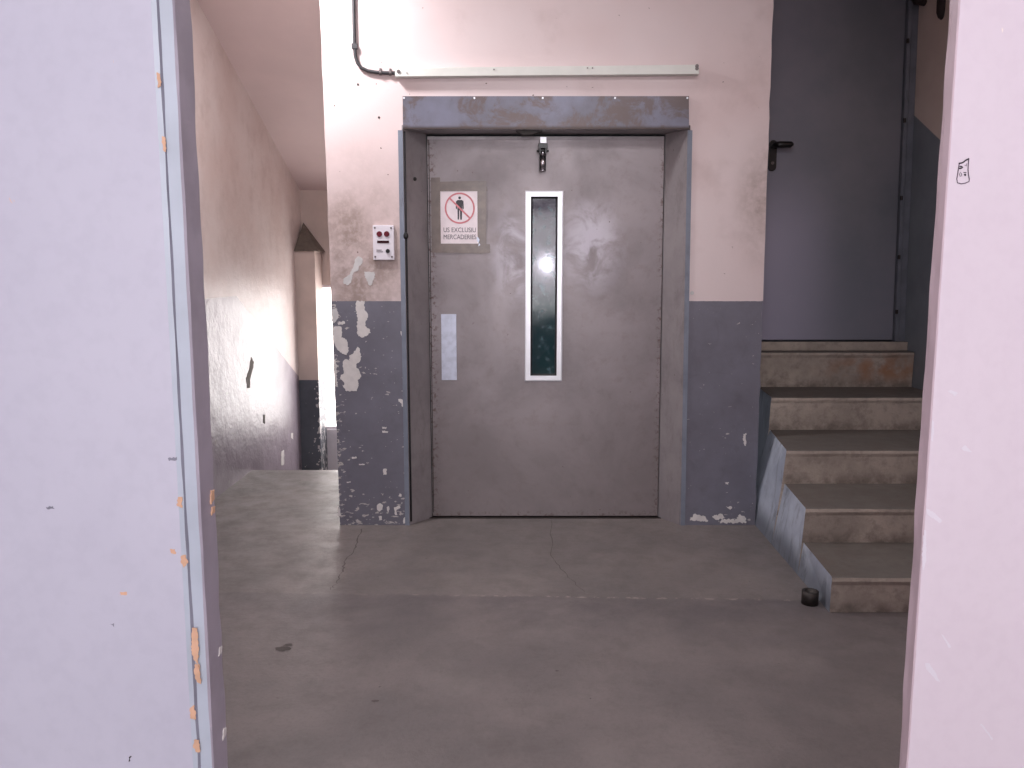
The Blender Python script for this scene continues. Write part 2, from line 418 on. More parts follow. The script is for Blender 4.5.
patch(zz([(176, 292), (214, 292), (214, 335), (228, 352), (230, 372), (218, 392), (216, 412), (240, 432), (244, 446), (206, 468), (184, 462), (178, 440), (180, 370), (170, 322)], 320, 240, 4.8), 'plaster')
patch(zz([(64, 418), (102, 416), (106, 440), (102, 468), (128, 478), (134, 504), (138, 530), (128, 552), (106, 546), (84, 528), (72, 500), (66, 480)], 320, 240, 4.8), 'plaster')
patch(zz([(180, 512), (190, 520), (190, 536), (200, 560), (194, 578), (184, 590), (174, 598), (174, 612), (188, 626), (198, 656), (180, 672), (184, 694), (176, 726), (128, 726), (112, 706), (116, 684), (98, 668), (100, 648), (114, 640), (108, 604), (114, 578), (128, 572), (142, 580), (140, 554), (160, 544)], 320, 240, 4.8), 'plaster')
patch(zz([(84, 396), (118, 390), (120, 402), (90, 410)], 320, 240, 4.8), 'plaster')
patch(zz([(56, 332), (80, 330), (88, 350), (84, 380), (70, 398), (58, 392)], 320, 240, 4.8), 'plaster_up')
patch(zz([(66, 580), (76, 572), (82, 600), (80, 660), (88, 706), (72, 704)], 320, 240, 4.8), 'plaster')
patch(zz([(386, 438), (400, 442), (398, 462), (390, 458)], 320, 240, 4.8), 'plaster')
for lst in ([(400, 46), (430, 50), (434, 84), (420, 86), (418, 70), (402, 58)], [(318, 188), (342, 190), (338, 200), (320, 198)], [(318, 208), (350, 212), (346, 220), (320, 218)],
            [(162, 344), (188, 342), (188, 350), (164, 352)], [(200, 378), (230, 378), (228, 384), (200, 384)], [(324, 404), (342, 404), (340, 434), (324, 434)],
            [(292, 590), (306, 580), (322, 590), (320, 612), (304, 622), (292, 612)], [(342, 600), (352, 594), (356, 612), (352, 626), (344, 616)],
            [(378, 602), (408, 592), (412, 604), (392, 614), (396, 640), (386, 640)], [(300, 648), (316, 646), (318, 664), (304, 668)], [(92, 598), (100, 600), (108, 644), (92, 650)],
            [(408, 530), (418, 536), (416, 548), (402, 544)], [(428, 656), (442, 650), (442, 680), (426, 684)], [(136, 470), (158, 468), (156, 474), (138, 476)]):
    patch(zz(lst, 320, 390, 5.123), 'plaster', amp=.002)
# right pier: scuffs at its foot
for lst in ([(690, 520), (694, 514), (704, 516), (709, 522)], [(712, 516), (722, 514), (726, 518), (716, 520)], [(734, 522), (740, 514), (746, 518), (746, 523)], [(722, 519), (734, 519), (735, 523), (720, 523)],
            [(743, 434), (746, 433), (746, 446), (744, 444)], [(726, 506), (732, 507), (730, 510)], [(724, 482), (729, 482), (728, 485)]):
    patch(lst, 'plaster', amp=.0045)

# end wall of the passage with its window, and the capped pier
bm = bmesh.new(); EY = 7.2
prism(bm, [(XL, EY, -1.1), (-1.66, EY, -1.1), (-1.66, EY, 1.25), (-.95, EY, 1.25), (-.80, EY, 1.25), (-.80, EY, 2.15), (XL, EY, 2.15)], (0, .15, 0))
struct(new('wall_back', bm, 'peach'))
struct(boxo('wall_under_window', (-1.66, -.80, EY+.01, EY+.15, -1.1, -.02), 'white'))
boxo_w = struct(boxo('window_1', (-1.66, -.80, EY+.06, EY+.08, -.02, 1.25), 'pane'), 'daylit frosted stairwell window')
bm = bmesh.new()
for x in (-1.655, -.82): box(bm, x-.012, x+.012, EY+.03, EY+.07, -.02, 1.25)
box(bm, -1.66, -.81, EY+.03, EY+.07, -.02, .005); box(bm, -1.66, -.81, EY+.03, EY+.07, 1.225, 1.25)
new('window_frame', bm, 'white', boxo_w)
# pier: lower part slate, upper part peach, sloping grey cap
bm = bmesh.new()
box(bm, XL, -1.634, 6.95, EY, .457, 1.533, 0); box(bm, XL, -1.634, 6.95, EY, -1.1, .457, 1)
pier = struct(new('wall_pier', bm, ['peach', 'pier_band']), 'slim pier with slate foot by the stairwell window')
bm = bmesh.new()
a, b, c, d = [bm.verts.new(v) for v in ((XL, 6.93, 1.533), (-1.60, 6.93, 1.533), (XL+.02, EY, 1.78), (XL, EY, 1.533))]
e = bm.verts.new((-1.60, EY, 1.533))
bm.faces.new((a, b, c)); bm.faces.new((a, c, d)); bm.faces.new((b, e, c)); bm.faces.new((a, d, e, b)); bm.faces.new((d, c, e))
new('pier_cap', bm, 'dustgrey', pier)

# upstairs door wall
bm = bmesh.new()
box(bm, 1.30, 1.46, UY, UY+.15, .884, CZ); box(bm, 1.46, XR, UY, UY+.15, 2.985, CZ); box(bm, 1.17, XR, UY+.12, UY+.2, .6, CZ)
struct(new('wall_landing', bm, 'right_wall'))
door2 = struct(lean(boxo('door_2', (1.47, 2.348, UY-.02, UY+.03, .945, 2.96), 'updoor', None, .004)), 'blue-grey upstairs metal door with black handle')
bm = bmesh.new()
box(bm, 2.352, 2.372, UY-.045, UY+.10, .93, 2.98); box(bm, 2.380, 2.418, UY-.03, UY+.10, .93, 2.98); box(bm, 2.372, 2.380, UY-.01, UY+.10, .93, 2.98)
lean(new('door_frame', bm, 'frame_grey', door2))
bm = bmesh.new()
for z in (1.12, 1.45, 1.80, 2.25, 2.7):
    cyl(bm, (2.352, UY-.052, z-.012), (2.352, UY-.052, z+.012), .008, seg=10)
lean(new('hinge', bm, 'iron', door2))
# handle: long rounded plate, neck and lever
hx = atY(773, 150, UY-.03).x
zt, zb = atY(772, 140, UY-.03).z, atY(770, 171, UY-.03).z
bm = bmesh.new(); out = []
hw = .023
for i in range(13): t = math.pi*i/12; out.append((hx+hw*math.cos(t), UY-.032, zt-hw+hw*math.sin(t)))
for i in range(13): t = math.pi+math.pi*i/12; out.append((hx+hw*math.cos(t), UY-.032, zb+hw+hw*math.sin(t)))
prism(bm, out, (0, .012, 0))
hp = new('handle_plate', bm, 'black', door2)
bm = bmesh.new(); lz = zt-.034
tube(bm, [(hx, UY-.03, lz), (hx, UY-.06, lz), (hx+.006, UY-.078, lz), (hx+.02, UY-.084, lz), (hx+.088, UY-.084, lz), (hx+.098, UY-.080, lz)], [.015, .015, .017, .019, .018, .013], 16)
new('handle_lever', bm, 'black', hp, True)
bm = bmesh.new(); cyl(bm, (hx, UY-.036, zb+.046), (hx, UY-.030, zb+.046), .009, seg=16)
new('keyhole', bm, 'screw', hp)

# ------------------------------------------------------------------ near partition: opening between entrance room and hall
def profile(name, pts, mats, z0, z1, n, jit):
    bm = bmesh.new(); rows = []
    for k in range(n+1):
        z = z0+(z1-z0)*k/n; row = []
        for i, (x, y, j) in enumerate(pts):
            row.append(bm.verts.new((x+mnoise.noise(Vector((i*3.1, 0, z*jit[1])))*jit[0]*j, y, z)))
        rows.append(row)
    for A, B in zip(rows, rows[1:]):
        for i in range(len(pts)):
            f = bm.faces.new((A[i], A[(i+1) % len(pts)], B[(i+1) % len(pts)], B[i])); f.material_index = mats[i][1]
    bm.faces.new(rows[0]); bm.faces.new(rows[-1][::-1])
    return bm
segsL = [(0, 0), (0, 0), (0, 2), (0, 1), (0, 3), (0, 3), (0, 0), (0, 0)]
bm = profile('l', [(-2.2, 1.235, 0), (-.5105, 1.235, 0), (-.5035, 1.237, .5), (-.5005, 1.240, .6), (-.4835, 1.242, .35), (-.4800, 1.244, .35), (-.479, 1.30, .7), (-2.2, 1.30, 0)],
             [('', 0), ('', 1), ('', 2), ('', 1), ('', 3), ('', 3), ('', 0), ('', 0)], 0, CZ, 260, (.0032, 14))
nl = struct(new('wall_near_left', bm, ['near_left', 'flange', 'groove', 'reveal_purple']), 'pale lavender wall at the left of the opening with chipped edge')
bm = profile('r', [(2.42, 1.275, 0), (.6545, 1.275, .25), (.6525, 1.2765, .3), (.6515, 1.29, .8), (.651, 1.30, 1), (2.42, 1.30, 0)],
             [('', 0), ('', 1), ('', 1), ('', 1), ('', 0), ('', 0)], 0, CZ, 260, (.0022, 14))
nr = struct(new('wall_near_right', bm, ['near_right', 'reveal_pink']), 'pale pink wall at the right of the opening')
# chipped plaster on the left corner
for lst in ([(199, 640), (205, 636), (210, 655), (216, 685), (219, 702), (208, 700), (204, 686), (200, 664)],
            ):
    pass
def lp(l, mat='orange', Y=1.235, par=nl): patch(l, mat, Y, .0012, par, 'chipped_plaster', .0005)
lp([(192, 628), (197, 628), (199, 650), (198, 662), (200, 668), (194, 660), (191, 650), (192, 640)])
lp([(195, 664), (199, 666), (201, 684), (197, 682), (194, 672)])
lp([(190, 708), (194, 705), (196, 714), (195, 720), (190, 718)]); lp([(194, 740), (199, 740), (200, 752), (196, 752), (193, 746)])
lp([(181, 556), (186, 555), (188, 563), (184, 568), (181, 563)]); lp([(170, 549), (175, 549), (176, 554), (171, 553)])
lp([(178, 497), (182, 497), (182, 508), (177, 506)]); lp([(120, 592), (127, 592), (127, 595), (121, 595)])
lp([(157, 72), (160, 74), (161, 86), (158, 88)]); lp([(162, 136), (165, 137), (166, 152), (163, 150)])
lp([(46, 507), (53, 506), (55, 509), (47, 509)], 'groove'); lp([(110, 624), (114, 623), (114, 627)], 'groove'); lp([(129, 757), (132, 756), (129, 762)], 'signblack')
lp([(168, 458), (177, 457), (177, 460), (169, 461)], 'groove')
# chips on the reveal
for (z, h) in ((1.005, .011), (.982, .006), (.60, .008), (.745, .006)):
    bm = bmesh.new(); NORM[0] = Vector((1, 0, 0))
    P = jag([(-.4775, 1.282, z-h), (-.4775, 1.296, z-h*.6), (-.4775, 1.298, z+h*.8), (-.4775, 1.286, z+h)], .002, .004)
    prism(bm, P, (-.004, 0, 0)); new('chipped_plaster', bm, 'orange' if z > .9 else 'plaster', nl)
# right wall scratches and the ink doodle
def rp(l, mat='white'): patch(l, mat, 1.275, .0006, nr, 'paint_chip', .0005)
rp([(926, 508), (935, 513), (942, 521), (940, 523), (928, 515)]); rp([(924, 530), (926, 530), (926, 560), (923, 572), (922, 556)]); rp([(941, 634), (944, 636), (951, 647), (949, 648)])
rp([(925, 663), (929, 663), (935, 672), (940, 682), (937, 681), (926, 669)]); rp([(980, 724), (982, 724), (993, 739), (992, 740)]); rp([(932, 420), (934, 422), (933, 442), (931, 440)])
rp([(961, 448), (965, 445), (972, 452), (964, 451)]);  rp([(948, 391), (951, 390), (958, 393), (955, 396)])
def stroke(bm, pts, r):
    pts = [Vector((p.x, 1.2742, p.z)) for p in pts]; tube(bm, pts, r, 6)
def dz(a, b): return atY(930+a/12.8, 140+b/12.8, 1.275)
bm = bmesh.new()
stroke(bm, [dz(372, 300), dz(362, 360), dz(352, 430), dz(340, 500), dz(348, 548), dz(400, 562), (dz(450, 552)), dz(496, 532), dz(500, 500), dz(488, 440), dz(484, 380), dz(488, 300), dz(494, 236)], .00065)
doodle = tag(new('ink_doodle', bm, 'ink'), 'small hand-drawn ink doodle of a box on the pale pink wall', 'drawing')
bm = bmesh.new()
stroke(bm, [dz(366, 300), dz(395, 296), dz(424, 286), dz(450, 262), dz(494, 240)], .0011)
stroke(bm, [dz(372, 366), dz(400, 362), dz(414, 350), dz(400, 340), dz(378, 338)], .0010)
stroke(bm, [dz(426, 416), dz(460, 416)], .0006); stroke(bm, [dz(440, 436), dz(450, 452), dz(446, 454)], .0013)
new('inked_marks', bm, 'inkdark', doodle)
bm = bmesh.new(); stroke(bm, [dz(390, 410), dz(372, 440), dz(384, 466), dz(404, 460), dz(400, 424)], .0004); stroke(bm, [dz(440, 320), dz(462, 334), dz(470, 300)], .0004)
new('faint_marks', bm, 'ink', doodle)

# entrance room round the camera
struct(boxo('wall_entrance_left', (-2.3, -2.2, -3.2, 1.24, 0, CZ), 'wallplain'))
struct(boxo('wall_entrance_right', (2.42, 2.52, -3.2, 1.26, 0, CZ), 'wallplain'))
bm = bmesh.new(); box(bm, -2.2, 2.42, -3.3, -3.2, 0, CZ)
struct(new('wall_entrance_back', bm, 'wallplain'))
struct(boxo('ceiling_entrance', (-2.3, 2.52, -3.3, 1.30, CZ, CZ+.1), 'ceiling'))
# small daylit glazed slot in the entrance door behind the camera (it glints in the lift glass)
struct(boxo('window_2', (.42, .58, -3.198, -3.19, 1.34, 1.58), 'entrance'))

# ------------------------------------------------------------------ lift door
door = struct(empty('door_1', ((-.445+.812)/2, DY, 0)), 'brushed steel lift door with narrow glazed slot')
lx0t, lx0b, lx1t, lx1b = -.447, -.443, .801, .813
gx0, gx1, gz0, gz1 = .085, .255, .785, 1.770
# leaf with a hole for the glass
bm = bmesh.new()
o_ = [(lx0b, .010), (lx1b, .010), (lx1t, 2.062), (lx0t, 2.062)]; h_ = [(gx0, gz0), (gx1, gz0), (gx1, gz1), (gx0, gz1)]
for yy, fl in ((DY, 0), (DY+.035, 1)):
    O = [bm.verts.new((x, yy, z)) for x, z in o_]; H = [bm.verts.new((x, yy, z)) for x, z in h_]
    if fl == 0: O0, H0 = O, H
    for i in range(4): bm.faces.new((O[i], O[(i+1) % 4], H[(i+1) % 4], H[i]))
for i in range(4):
    bm.faces.new((O0[i], O[i], O[(i+1) % 4], O0[(i+1) % 4])); bm.faces.new((H0[i], H0[(i+1) % 4], H[(i+1) % 4], H[i]))
leaf = new('door_leaf', bm, 'leaf', door)
# window frame (four mitred bars, raised) and pane
fx0, fx1, fz0, fz1 = .070, .273, .770, 1.787; bw = .030
bm = bmesh.new()
O = [(fx0, fz0), (fx1, fz0), (fx1, fz1), (fx0, fz1)]; I = [(fx0+bw, fz0+bw), (fx1-bw, fz0+bw), (fx1-bw, fz1-bw), (fx0+bw, fz1-bw)]
m1 = [(a[0]*.8+b[0]*.2, a[1]*.8+b[1]*.2) for a, b in zip(O, I)]
rings = [[bm.verts.new((x, y, z)) for x, z in R] for R, y in ((O, DY-.001), (O, DY-.008), (m1, DY-.012), (I, DY-.012), (I, DY+.015))]
for A, B in zip(rings, rings[1:]):
    for i in range(4): bm.faces.new((A[i], A[(i+1) % 4], B[(i+1) % 4], B[i]))
new('window_frame', bm, 'alu', door)
bm = bmesh.new()
I2 = [(fx0+bw, fz0+bw), (fx1-bw, fz0+bw), (fx1-bw, fz1-bw), (fx0+bw, fz1-bw)]; gs = .010
I3 = [(fx0+bw+gs, fz0+bw+gs), (fx1-bw-gs, fz0+bw+gs), (fx1-bw-gs, fz1-bw-gs), (fx0+bw+gs, fz1-bw-gs)]
A = [bm.verts.new((x, DY-.004, z)) for x, z in I2]; B = [bm.verts.new((x, DY+.004, z)) for x, z in I3]
for i in range(4): bm.faces.new((A[i], A[(i+1) % 4], B[(i+1) % 4], B[i]))
new('glazing_gasket', bm, 'rubber', door)
boxo('glass_pane', (fx0+bw-.002, fx1-bw+.002, DY+.006, DY+.014, fz0+bw-.002, fz1-bw+.002), 'glass', door)
boxo('pull_plate', (-.384, -.301, DY-.004, DY, .775, 1.135), 'zinc', door, .0015)
bm = bmesh.new(); box(bm, -.440, -.436, DY-.002, DY, .03, 2.05); new('edge_seam', bm, 'iron', door)
# splayed jambs with pale blue front edges and the rubber strip
def jamb(xo_b, xo_t, xi_b, xi_t, s):
    zt = 2.09
    bm = bmesh.new()
    q = [bm.verts.new(v) for v in ((xo_b, W-.004, 0), (xi_b, DY+.004, 0), (xi_t, DY+.004, zt), (xo_t, W-.004, zt))]; bm.faces.new(q)
    r = [bm.verts.new(v) for v in ((xo_b-s*.004, W-.004, 0), (xi_b-s*.004, DY+.05, 0), (xi_t-s*.004, DY+.05, zt), (xo_t-s*.004, W-.004, zt))]; bm.faces.new(r)
    for i in range(4): bm.faces.new((q[i], q[(i+1) % 4], r[(i+1) % 4], r[i]))
    j = new('jamb', bm, 'jamb', door)
    bm = bmesh.new()
    w = .024
    for a, b, y0, y1 in ((0, w, W-.007, W+.0),):
        q = [bm.verts.new(v) for v in ((xo_b, y0, 0), (xo_b-s*w, y0, 0), (xo_t-s*w, y0, zt-.015), (xo_t, y0, zt-.015))]
        r = [bm.verts.new((v.co.x, y1, v.co.z)) for v in q]
        bm.faces.new(q); bm.faces.new(r[::-1])
        for i in range(4): bm.faces.new((q[i], q[(i+1) % 4], r[(i+1) % 4], r[i]))
    new('jamb_edge', bm, 'jamb_blue', j)
    return j
jl = jamb(-.555, -.556, -.447, -.451, 1); jr = jamb(.913, .893, .817, .805, -1)
bm = bmesh.new(); tube(bm, [(-.5475-.001*z, W-.002+.006, z) for z in (0.02, .5, 1, 1.5, 2.07)], .006, 8)
new('rubber_strip', bm, 'rubber', jl, True)
bm = bmesh.new(); bmesh.ops.create_uvsphere(bm, u_segments=16, v_segments=10, radius=.017)
for v in bm.verts: v.co = Vector((v.co.x*.8-.549, v.co.y*.6+W-.004, v.co.z*1.1+1.545))
new('rubber_stop', bm, 'black', jl, True)
bm = bmesh.new(); bmesh.ops.create_uvsphere(bm, u_segments=14, v_segments=8, radius=.010)
for v in bm.verts: v.co = Vector((v.co.x-.505, v.co.y*.3+W+.058, v.co.z+1.84))
new('jamb_bolt', bm, 'iron', jl, True)
# header plate
bm = bmesh.new()
prism(bm, [(-.553, W-.016, 2.079), (.898, W-.016, 2.079), (.893, W-.016, 2.240), (-.552, W-.016, 2.240)], (0, .03, 0))
hd = new('header_plate', bm, 'header', door)
bm = bmesh.new(); box(bm, -.56, .90, W-.010, DY+.06, 2.078, 2.10)
new('header_underside', bm, 'jamb', door)
bm = bmesh.new(); box(bm, -.445, .80, DY-.006, DY+.02, 2.052, 2.0665); new('top_rail', bm, 'jamb', door)
bm = bmesh.new(); prism(bm, [(.02, W+.02, 2.079), (.16, W+.02, 2.079), (.10, W+.02, 2.060), (.055, W+.02, 2.058)], (0, .05, 0)); new('closer_bracket', bm, 'iron', door)
for x in (-.545, -.19, .155, .52, .885):
    bm = bmesh.new(); cyl(bm, (x, W-.019, 2.231), (x, W-.014, 2.231), .005, seg=10); new('rivet', bm, 'alu', hd)
# closer latch hanging from the header: white block, black clevis, chrome barrel
bm = bmesh.new(); box(bm, .146, .180, DY-.060, DY-.030, 2.024, 2.056); bevel(bm, .002); la = new('latch_block', bm, 'alu', door)
bm = bmesh.new()
box(bm, .138, .186, DY-.055, DY-.020, 2.000, 2.024); box(bm, .143, .150, DY-.055, DY-.015, 1.970, 2.000); box(bm, .173, .180, DY-.055, DY-.015, 1.970, 2.000)
cyl(bm, (.130, DY-.038, 1.988), (.192, DY-.038, 1.988), .006, seg=12); bevel(bm, .0008, 1)
new('latch_clevis', bm, 'black', door)
bm = bmesh.new()
cyl(bm, (.161, DY-.030, 1.985), (.161, DY-.030, 1.966), .016, .011); cyl(bm, (.161, DY-.030, 1.966), (.161, DY-.030, 1.890), .0135, .0150, 24); cyl(bm, (.161, DY-.030, 1.890), (.161, DY-.030, 1.884), .017, .017, 24)
new('latch_barrel', bm, 'chrome', door, True)
bm = bmesh.new()
for x in (.1455, .1765): box(bm, x-.0012, x+.0012, DY-.040, DY-.010, 1.886, 1.966)
new('latch_side', bm, 'rubber', door)
struct(boxo('trim_1', (-.46, .83, DY-.02, DY+.06, -.003, .004), 'iron'), 'dark sill strip under the lift door')
# lift shaft behind the glass
bm = bmesh.new()
for f in box(bm, -.78, 1.15, W+.27, 5.85, -.05, CZ):
    pass
bmesh.ops.delete(bm, geom=[f for f in bm.faces if abs(f.calc_center_median().y-(W+.27)) < .01], context='FACES')
struct(new('wall_shaft', bm, 'shaft'))

# ------------------------------------------------------------------ warning sign taped to the door
sign = tag(empty('warning_sign', (-.27, DY-.002, 1.66)), 'taped paper sign with crossed-out standing figure on the steel lift door', 'sign')
SY = DY-.0035
def sg(a, b): p = atY(430+a/8.53, 170+b/8.53, DY); return p.x, p.z
def flat(name, px, y, mat, par, th=.0006):
    bm = bmesh.new(); prism(bm, [(sg(*p)[0], y, sg(*p)[1]) for p in px], (0, th, 0)); return new(name, bm, mat, par)
paper = flat('paper', [(88, 170), (405, 168), (412, 634), (90, 632)], SY+.0012, 'paper', sign)
flat('tape_strip', [(8, 66), (86, 64), (94, 700), (16, 706)], SY, 'tape', sign)
flat('tape_strip', [(60, 102), (470, 92), (492, 180), (80, 182)], SY-.0006, 'tape', sign)
flat('tape_strip', [(404, 100), (482, 96), (480, 706), (424, 716), (406, 560)], SY-.0012, 'tape', sign)
flat('tape_strip', [(20, 628), (414, 628), (512, 634), (514, 706), (420, 712), (20, 704)], SY-.0018, 'tape', sign)
flat('painted_tape_gloss', [(398, 574), (410, 572), (424, 596), (416, 618), (430, 640), (412, 650), (418, 625), (402, 606)], SY-.0024, 'zinc', sign, .0004)  # pale flake standing in for a highlight on the tape
# ring and bar
bm = bmesh.new(); cx, cz = sg(254, 326); R = (sg(382, 0)[0]-sg(124, 0)[0])/2
N = 48; prev = None; first = None
for i in range(N):
    t = 2*math.pi*i/N
    cur = (bm.verts.new((cx+R*math.cos(t), SY+.0004, cz+R*1.02*math.sin(t))), bm.verts.new((cx+(R-.0085)*math.cos(t), SY+.0004, cz+(R-.0085)*1.02*math.sin(t))))
    if prev: bm.faces.new((prev[0], cur[0], cur[1], prev[1]))
    else: first = cur
    prev = cur
bm.faces.new((prev[0], first[0], first[1], prev[1]))
a = Vector((cx-R*.72, SY+.0002, cz+R*.70)); b = Vector((cx+R*.72, SY+.0002, cz-R*.70)); s = (b-a).normalized().cross(Vector((0, 1, 0)))*.0045
bm.faces.new([bm.verts.new(v) for v in (a+s, b+s, b-s, a-s)])
new('prohibition_ring', bm, 'signred', paper)
bm = bmesh.new(); fy = SY+.0006
def disc(cx, cz, r): bm.faces.new([bm.verts.new((cx+r*math.cos(2*math.pi*i/20), fy, cz+r*math.sin(2*math.pi*i/20))) for i in range(20)])
hxz = sg(253, 238); disc(hxz[0], hxz[1], .0075)
bm.faces.new([bm.verts.new((sg(*p)[0], fy, sg(*p)[1])) for p in [(236, 256), (272, 256), (286, 266), (288, 330), (278, 340), (276, 290), (272, 424), (258, 424), (256, 346), (250, 346), (248, 424), (236, 422), (234, 292), (230, 336), (220, 328), (222, 268)]])
new('standing_figure', bm, 'signblack', paper)
def text(body, px, py, size, sx, par, y=SY+.0003, mat='letter'):
    c = bpy.data.curves.new('lettering', 'FONT'); c.body = body; c.size = size; c.align_x = 'CENTER'; c.extrude = .0001; c.offset = 0
    c.materials.append(M[mat]); tmp = bpy.data.objects.new('lettering', c); COL.objects.link(tmp); bpy.context.view_layer.update()
    me = bpy.data.meshes.new_from_object(tmp.evaluated_get(bpy.context.evaluated_depsgraph_get())); bpy.data.objects.remove(tmp)
    o = bpy.data.objects.new('lettering', me); COL.objects.link(o)
    x, z = sg(px, py); o.location = (x, y, z); o.rotation_euler = (math.pi/2, 0, 0); o.scale = (sx, 1, 1)
    bpy.context.view_layer.update()
    o.parent = par; o.matrix_parent_inverse = par.matrix_world.inverted(); return o
text('US EXCLUSIU', 254, 530, .035, .84, paper)
text('MERCADERIES', 255, 590, .035, .80, paper)

# ------------------------------------------------------------------ call panel on the left pier
cp = tag(empty('call_panel', (-.664, W, 1.51)), 'white lift call panel with two dark red lamps and a black button', 'control panel')
def cw(a, b): p = atY(355+a/10.97, 210+b/10.97, W); return p.x, p.z
x0, z1 = cw(198, 168); x1, z0 = cw(436, 548)
face = boxo('faceplate', (x0, x1, W-.016, W, z0, z1), 'white', cp, .0025)
def knob(name, a, b, r, mat, th, par=cp):
    x, z = cw(a, b); bm = bmesh.new(); cyl(bm, (x, W-.0165-th, z), (x, W-.0155, z), r*.92, r, 24); return new(name, bm, mat, par)
knob('indicator_lamp', 272, 265, .0150, 'red', .004); knob('indicator_lamp', 353, 265, .0150, 'red', .004)
x, z = cw(314, 351); boxo('display_slot', (x-.031, x+.031, W-.018, W-.0155, z-.0065, z+.0065), 'darkred', cp)
knob('push_button', 365, 451, .0110, 'black', .006)
for a, b in ((222, 197), (400, 199), (228, 514), (410, 514)): knob('corner_screw', a, b, .0052, 'screw', .002)
bm = bmesh.new()
for k, wd in ((0, .028), (1, .034)):
    x, z = cw(240, 440+k*18); box(bm, x, x+wd, W-.0172, W-.0155, z-.0015, z+.0015)
new('printed_caption', bm, 'letter', cp)

# ------------------------------------------------------------------ cable and trunking above the door
TY = W-.046
a0 = atY(395, 68, TY); a1 = atY(699, 64.5, TY); b1 = atY(699, 74, TY); b0 = atY(395, 76.5, TY)
bm = bmesh.new(); prism(bm, [(p.x, TY, p.z) for p in (a0, a1, b1, b0)], (0, .046, 0)); bevel(bm, .002)
tr = tag(new('cable_trunking', bm, 'trunk'), 'long pale plastic cable trunking fixed on the wall above the lift door', 'trunking')
for x, y in ((398.5, 71.5), (494, 69.5), (587.5, 68), (592.5, 68), (697, 66), (697, 68.5), (407, 73)):
    p = atY(x, y, TY); bm = bmesh.new(); r = .0095 if x < 400 or x > 695 else .004
    if x == 407: r = .003
    cyl(bm, (p.x, TY-.005, p.z), (p.x, TY+.001, p.z), r*.85, r, 14); new('fixing_screw', bm, 'screw', tr)
CYY = W-.013
ctrl = [atY(*q, CYY) for q in ((353.5, -28), (353.5, -10), (353.8, 10), (354.2, 30), (354.6, 46), (355.3, 56), (357.5, 63), (361.5, 68), (368, 71), (376, 72.3), (384, 72.8), (391, 73), (397, 73))]
bm = bmesh.new(); tube(bm, ctrl, .0088, 12)
cb = tag(new('cable', bm, 'cable', None, True), 'black cable bending down the wall into the end of the trunking', 'cable')
for q in ((354.5, 46), (380.5, 72.6), (390.5, 73)):
    p = atY(*q, CYY); bm = bmesh.new()
    if q[1] < 60: box(bm, p.x-.013, p.x+.013, CYY-.012, W, p.z-.014, p.z+.010)
    else:
        cyl(bm, (p.x-.006, CYY, p.z), (p.x+.006, CYY, p.z), .013, seg=16); box(bm, p.x-.005, p.x+.005, CYY-.004, W, p.z-.004, p.z+.021)
    new('cable_clip', bm, 'cable' if q[1] < 60 else 'screw', cb)
for x, y in ((358, 84.5), (379, 117.5)):
    p = atY(x, y, W); bm = bmesh.new(); cyl(bm, (p.x, W-.002, p.z), (p.x, W+.001, p.z), .006, seg=10); new('wall_plug_hole', bm, 'crack', wall_front)
p = atY(692, 293, W); bm = bmesh.new(); cyl(bm, (p.x, W-.004, p.z), (p.x, W+.001, p.z), .010, seg=14); new('wall_plug_hole', bm, 'plaster_up', wall_front)

# ------------------------------------------------------------------ concrete stair up to the landing
stair = tag(empty('staircase', (1.85, 4.0, 0)), 'five worn concrete steps with blue painted side rising to upstairs door', 'stairs')
ST = [(3.188, 1.280, .151), (3.609, 1.315, .313), (4.035, 1.361, .486), (4.560, 1.441, .672), (4.968, 1.486, .884), (UY-.012, 1.50, .884)]
def floorx(y): return 1.280+(min(y, 4.36)-3.188)*.0333 if y < 4.36 else 1.325
for k in range(5):
    y0, x0_, z = ST[k]; y1, x1_, _ = ST[k+1]; zb = ST[k-1][2] if k else 0
    bm = bmesh.new(); n = 14
    lf = lambda y: x0_+(x1_-x0_)*(y-y0)/(y1-y0)
    x1e = x1_-.006
    # cross-section front->back with a rounded, slightly overhanging nose
    sec = [(y0+.004, 0.0), (y0+.006, zb+.0), (y0+.002, z-.035), (y0-.004, z-.018), (y0-.001, z-.005), (y0+.008, z), (y1+.01, z), (y1+.01, 0.0)]
    cols = []
    xs_ = [None]+[XR*(i/n) for i in range(1, n+1)]
    for i in range(n+1):
        row = []
        for j, (y, zz_) in enumerate(sec):
            fb = floorx(y) if k < 3 else lf(y)-.03
            lo = fb+(lf(y)-fb)*min(1, (zz_/z)**.7 if z else 1)
            x = lo+(XR-.003-lo)*i/n
            w = mnoise.noise(Vector((x*7, k*5, j*1.7)))*.0035 if j in (2, 3, 4, 5) else 0
            row.append(bm.verts.new((x, y+w, zz_+(w*.6 if j in (4, 5) else 0))))
        cols.append(row)
    for A, B in zip(cols, cols[1:]):
        for j in range(len(sec)-1): bm.faces.new((A[j], A[j+1], B[j+1], B[j]))
    f = bm.faces.new(cols[0]); f.material_index = 1; bm.faces.new(cols[-1])
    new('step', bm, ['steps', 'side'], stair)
boxo('doorstep', (1.49, XR-.003, UY-.075, UY-.024, .884, .938), 'steps', stair, .004)

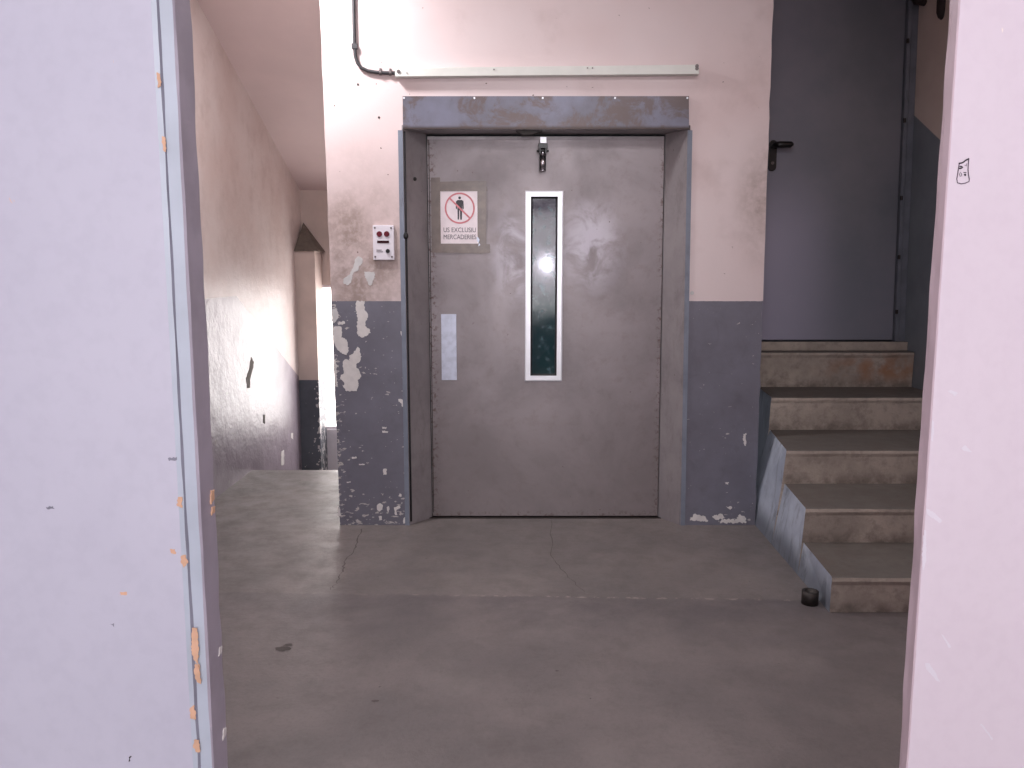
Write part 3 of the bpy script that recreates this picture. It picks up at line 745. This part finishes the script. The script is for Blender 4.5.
# short iron pipe stub on the floor beside the first step
pp = Vector((1.233, 3.285, 0))
bm = bmesh.new(); H = .055; ro, ri = .034, .024; seg = 24; rr = []
for r, z in ((ro, 0), (ro, H), (ri, H), (ri, .01)):
    rr.append([bm.verts.new((pp.x+r*math.cos(2*math.pi*i/seg), pp.y+r*math.sin(2*math.pi*i/seg), z)) for i in range(seg)])
for A, B in zip(rr, rr[1:]):
    for i in range(seg): bm.faces.new((A[i], A[(i+1) % seg], B[(i+1) % seg], B[i]))
bm.faces.new(rr[-1]); bm.faces.new(rr[0][::-1])
pip = tag(new('pipe_stub', bm, 'iron', None, True), 'short open iron pipe stub on the floor beside the lowest step', 'pipe')

# dark lagged pipe ends high up beside the upstairs door
bm = bmesh.new(); tube(bm, [(2.30, 5.03, CZ), (2.31, 5.03, 2.95), (2.335, 5.03, 2.912), (2.37, 5.03, 2.905), (2.42, 5.03, 2.93)], [.03, .03, .028, .026, .026], 14)
tag(new('hanging_pipe', bm, 'brown', None, True), 'dark brown pipe bend above the frame of the upstairs door', 'pipe')
bm = bmesh.new(); p = atX(943, 12, 2.385); tube(bm, [(2.385, p.y, CZ), (2.385, p.y, p.z+.05), (2.385, p.y, p.z+.0), (2.385, p.y, p.z-.028), (2.385, p.y, p.z-.040)], [.034, .035, .034, .024, .010], 14)
tag(new('hanging_pipe', bm, 'brown', None, True), 'dark brown rounded pipe end hanging nearest the pale pink wall', 'pipe')

# peeled marks on the passage wall
def lmark(l, mat):
    bm = bmesh.new(); NORM[0] = Vector((1, 0, 0)); P = jag([atX(x, y, XL) for x, y in l], .006, .02)
    prism(bm, [(XL+.0015, p.y, p.z) for p in P], (-.002, 0, 0)); new('bare_patch', bm, mat, wl)
wl = bpy.data.objects['wall_left']
lmark([(251, 357), (254, 362), (252, 372), (250, 380), (250, 388), (247, 388), (246, 378), (249, 370)], 'dustgrey')
lmark([(263, 415), (265, 415), (265, 424), (263, 423)], 'crack'); lmark([(281, 452), (284, 450), (284, 464), (281, 466)], 'plaster')
lmark([(291, 433), (293, 433), (293, 440), (291, 438)], 'plaster')

# ------------------------------------------------------------------ lights
def area(name, loc, target, sx, sy, power, color):
    l = bpy.data.lights.new(name, 'AREA'); l.shape = 'RECTANGLE'; l.size = sx; l.size_y = sy; l.energy = power; l.color = color
    o = bpy.data.objects.new(name, l); COL.objects.link(o); o.location = loc
    o.rotation_euler = (Vector(target)-Vector(loc)).to_track_quat('-Z', 'Y').to_euler(); return o
area('hall_lamp', (-1.15, 3.86, 3.0), (-.9, 3.9, 0), .22, .22, 34, (1, .98, 1))
area('entrance_daylight_fill', (.1, -1.6, 2.7), (.1, 3.0, .9), 1.8, .8, 45, (.96, .96, 1))  # added overhead light standing in for daylight, placed to miss the lift glass
area('entrance_fill', (0, -3.0, 1.5), (0, 4, 1.2), 2.6, 1.4, 75, (.99, .97, 1))
area('stair_daylight', (-1.2, EY-.05, .65), (-1.4, 5.2, .6), .6, 1.1, 9, (1, .97, .97))
area('hall_overhead_fill', (.7, 2.3, 3.0), (.7, 2.5, 0), 1.4, .6, 26, (1, .98, 1))  # added overhead fill that lifts the hall
area('shaft_fill', (.3, 5.2, 2.9), (.3, 5.2, 0), .5, .5, 3, (.7, 1, .95))  # added faint fill so teal shows through the lift glass
w = bpy.data.worlds.new('world'); S.world = w; w.use_nodes = True
w.node_tree.nodes['Background'].inputs[0].default_value = (.8, .85, 1, 1); w.node_tree.nodes['Background'].inputs[1].default_value = .3
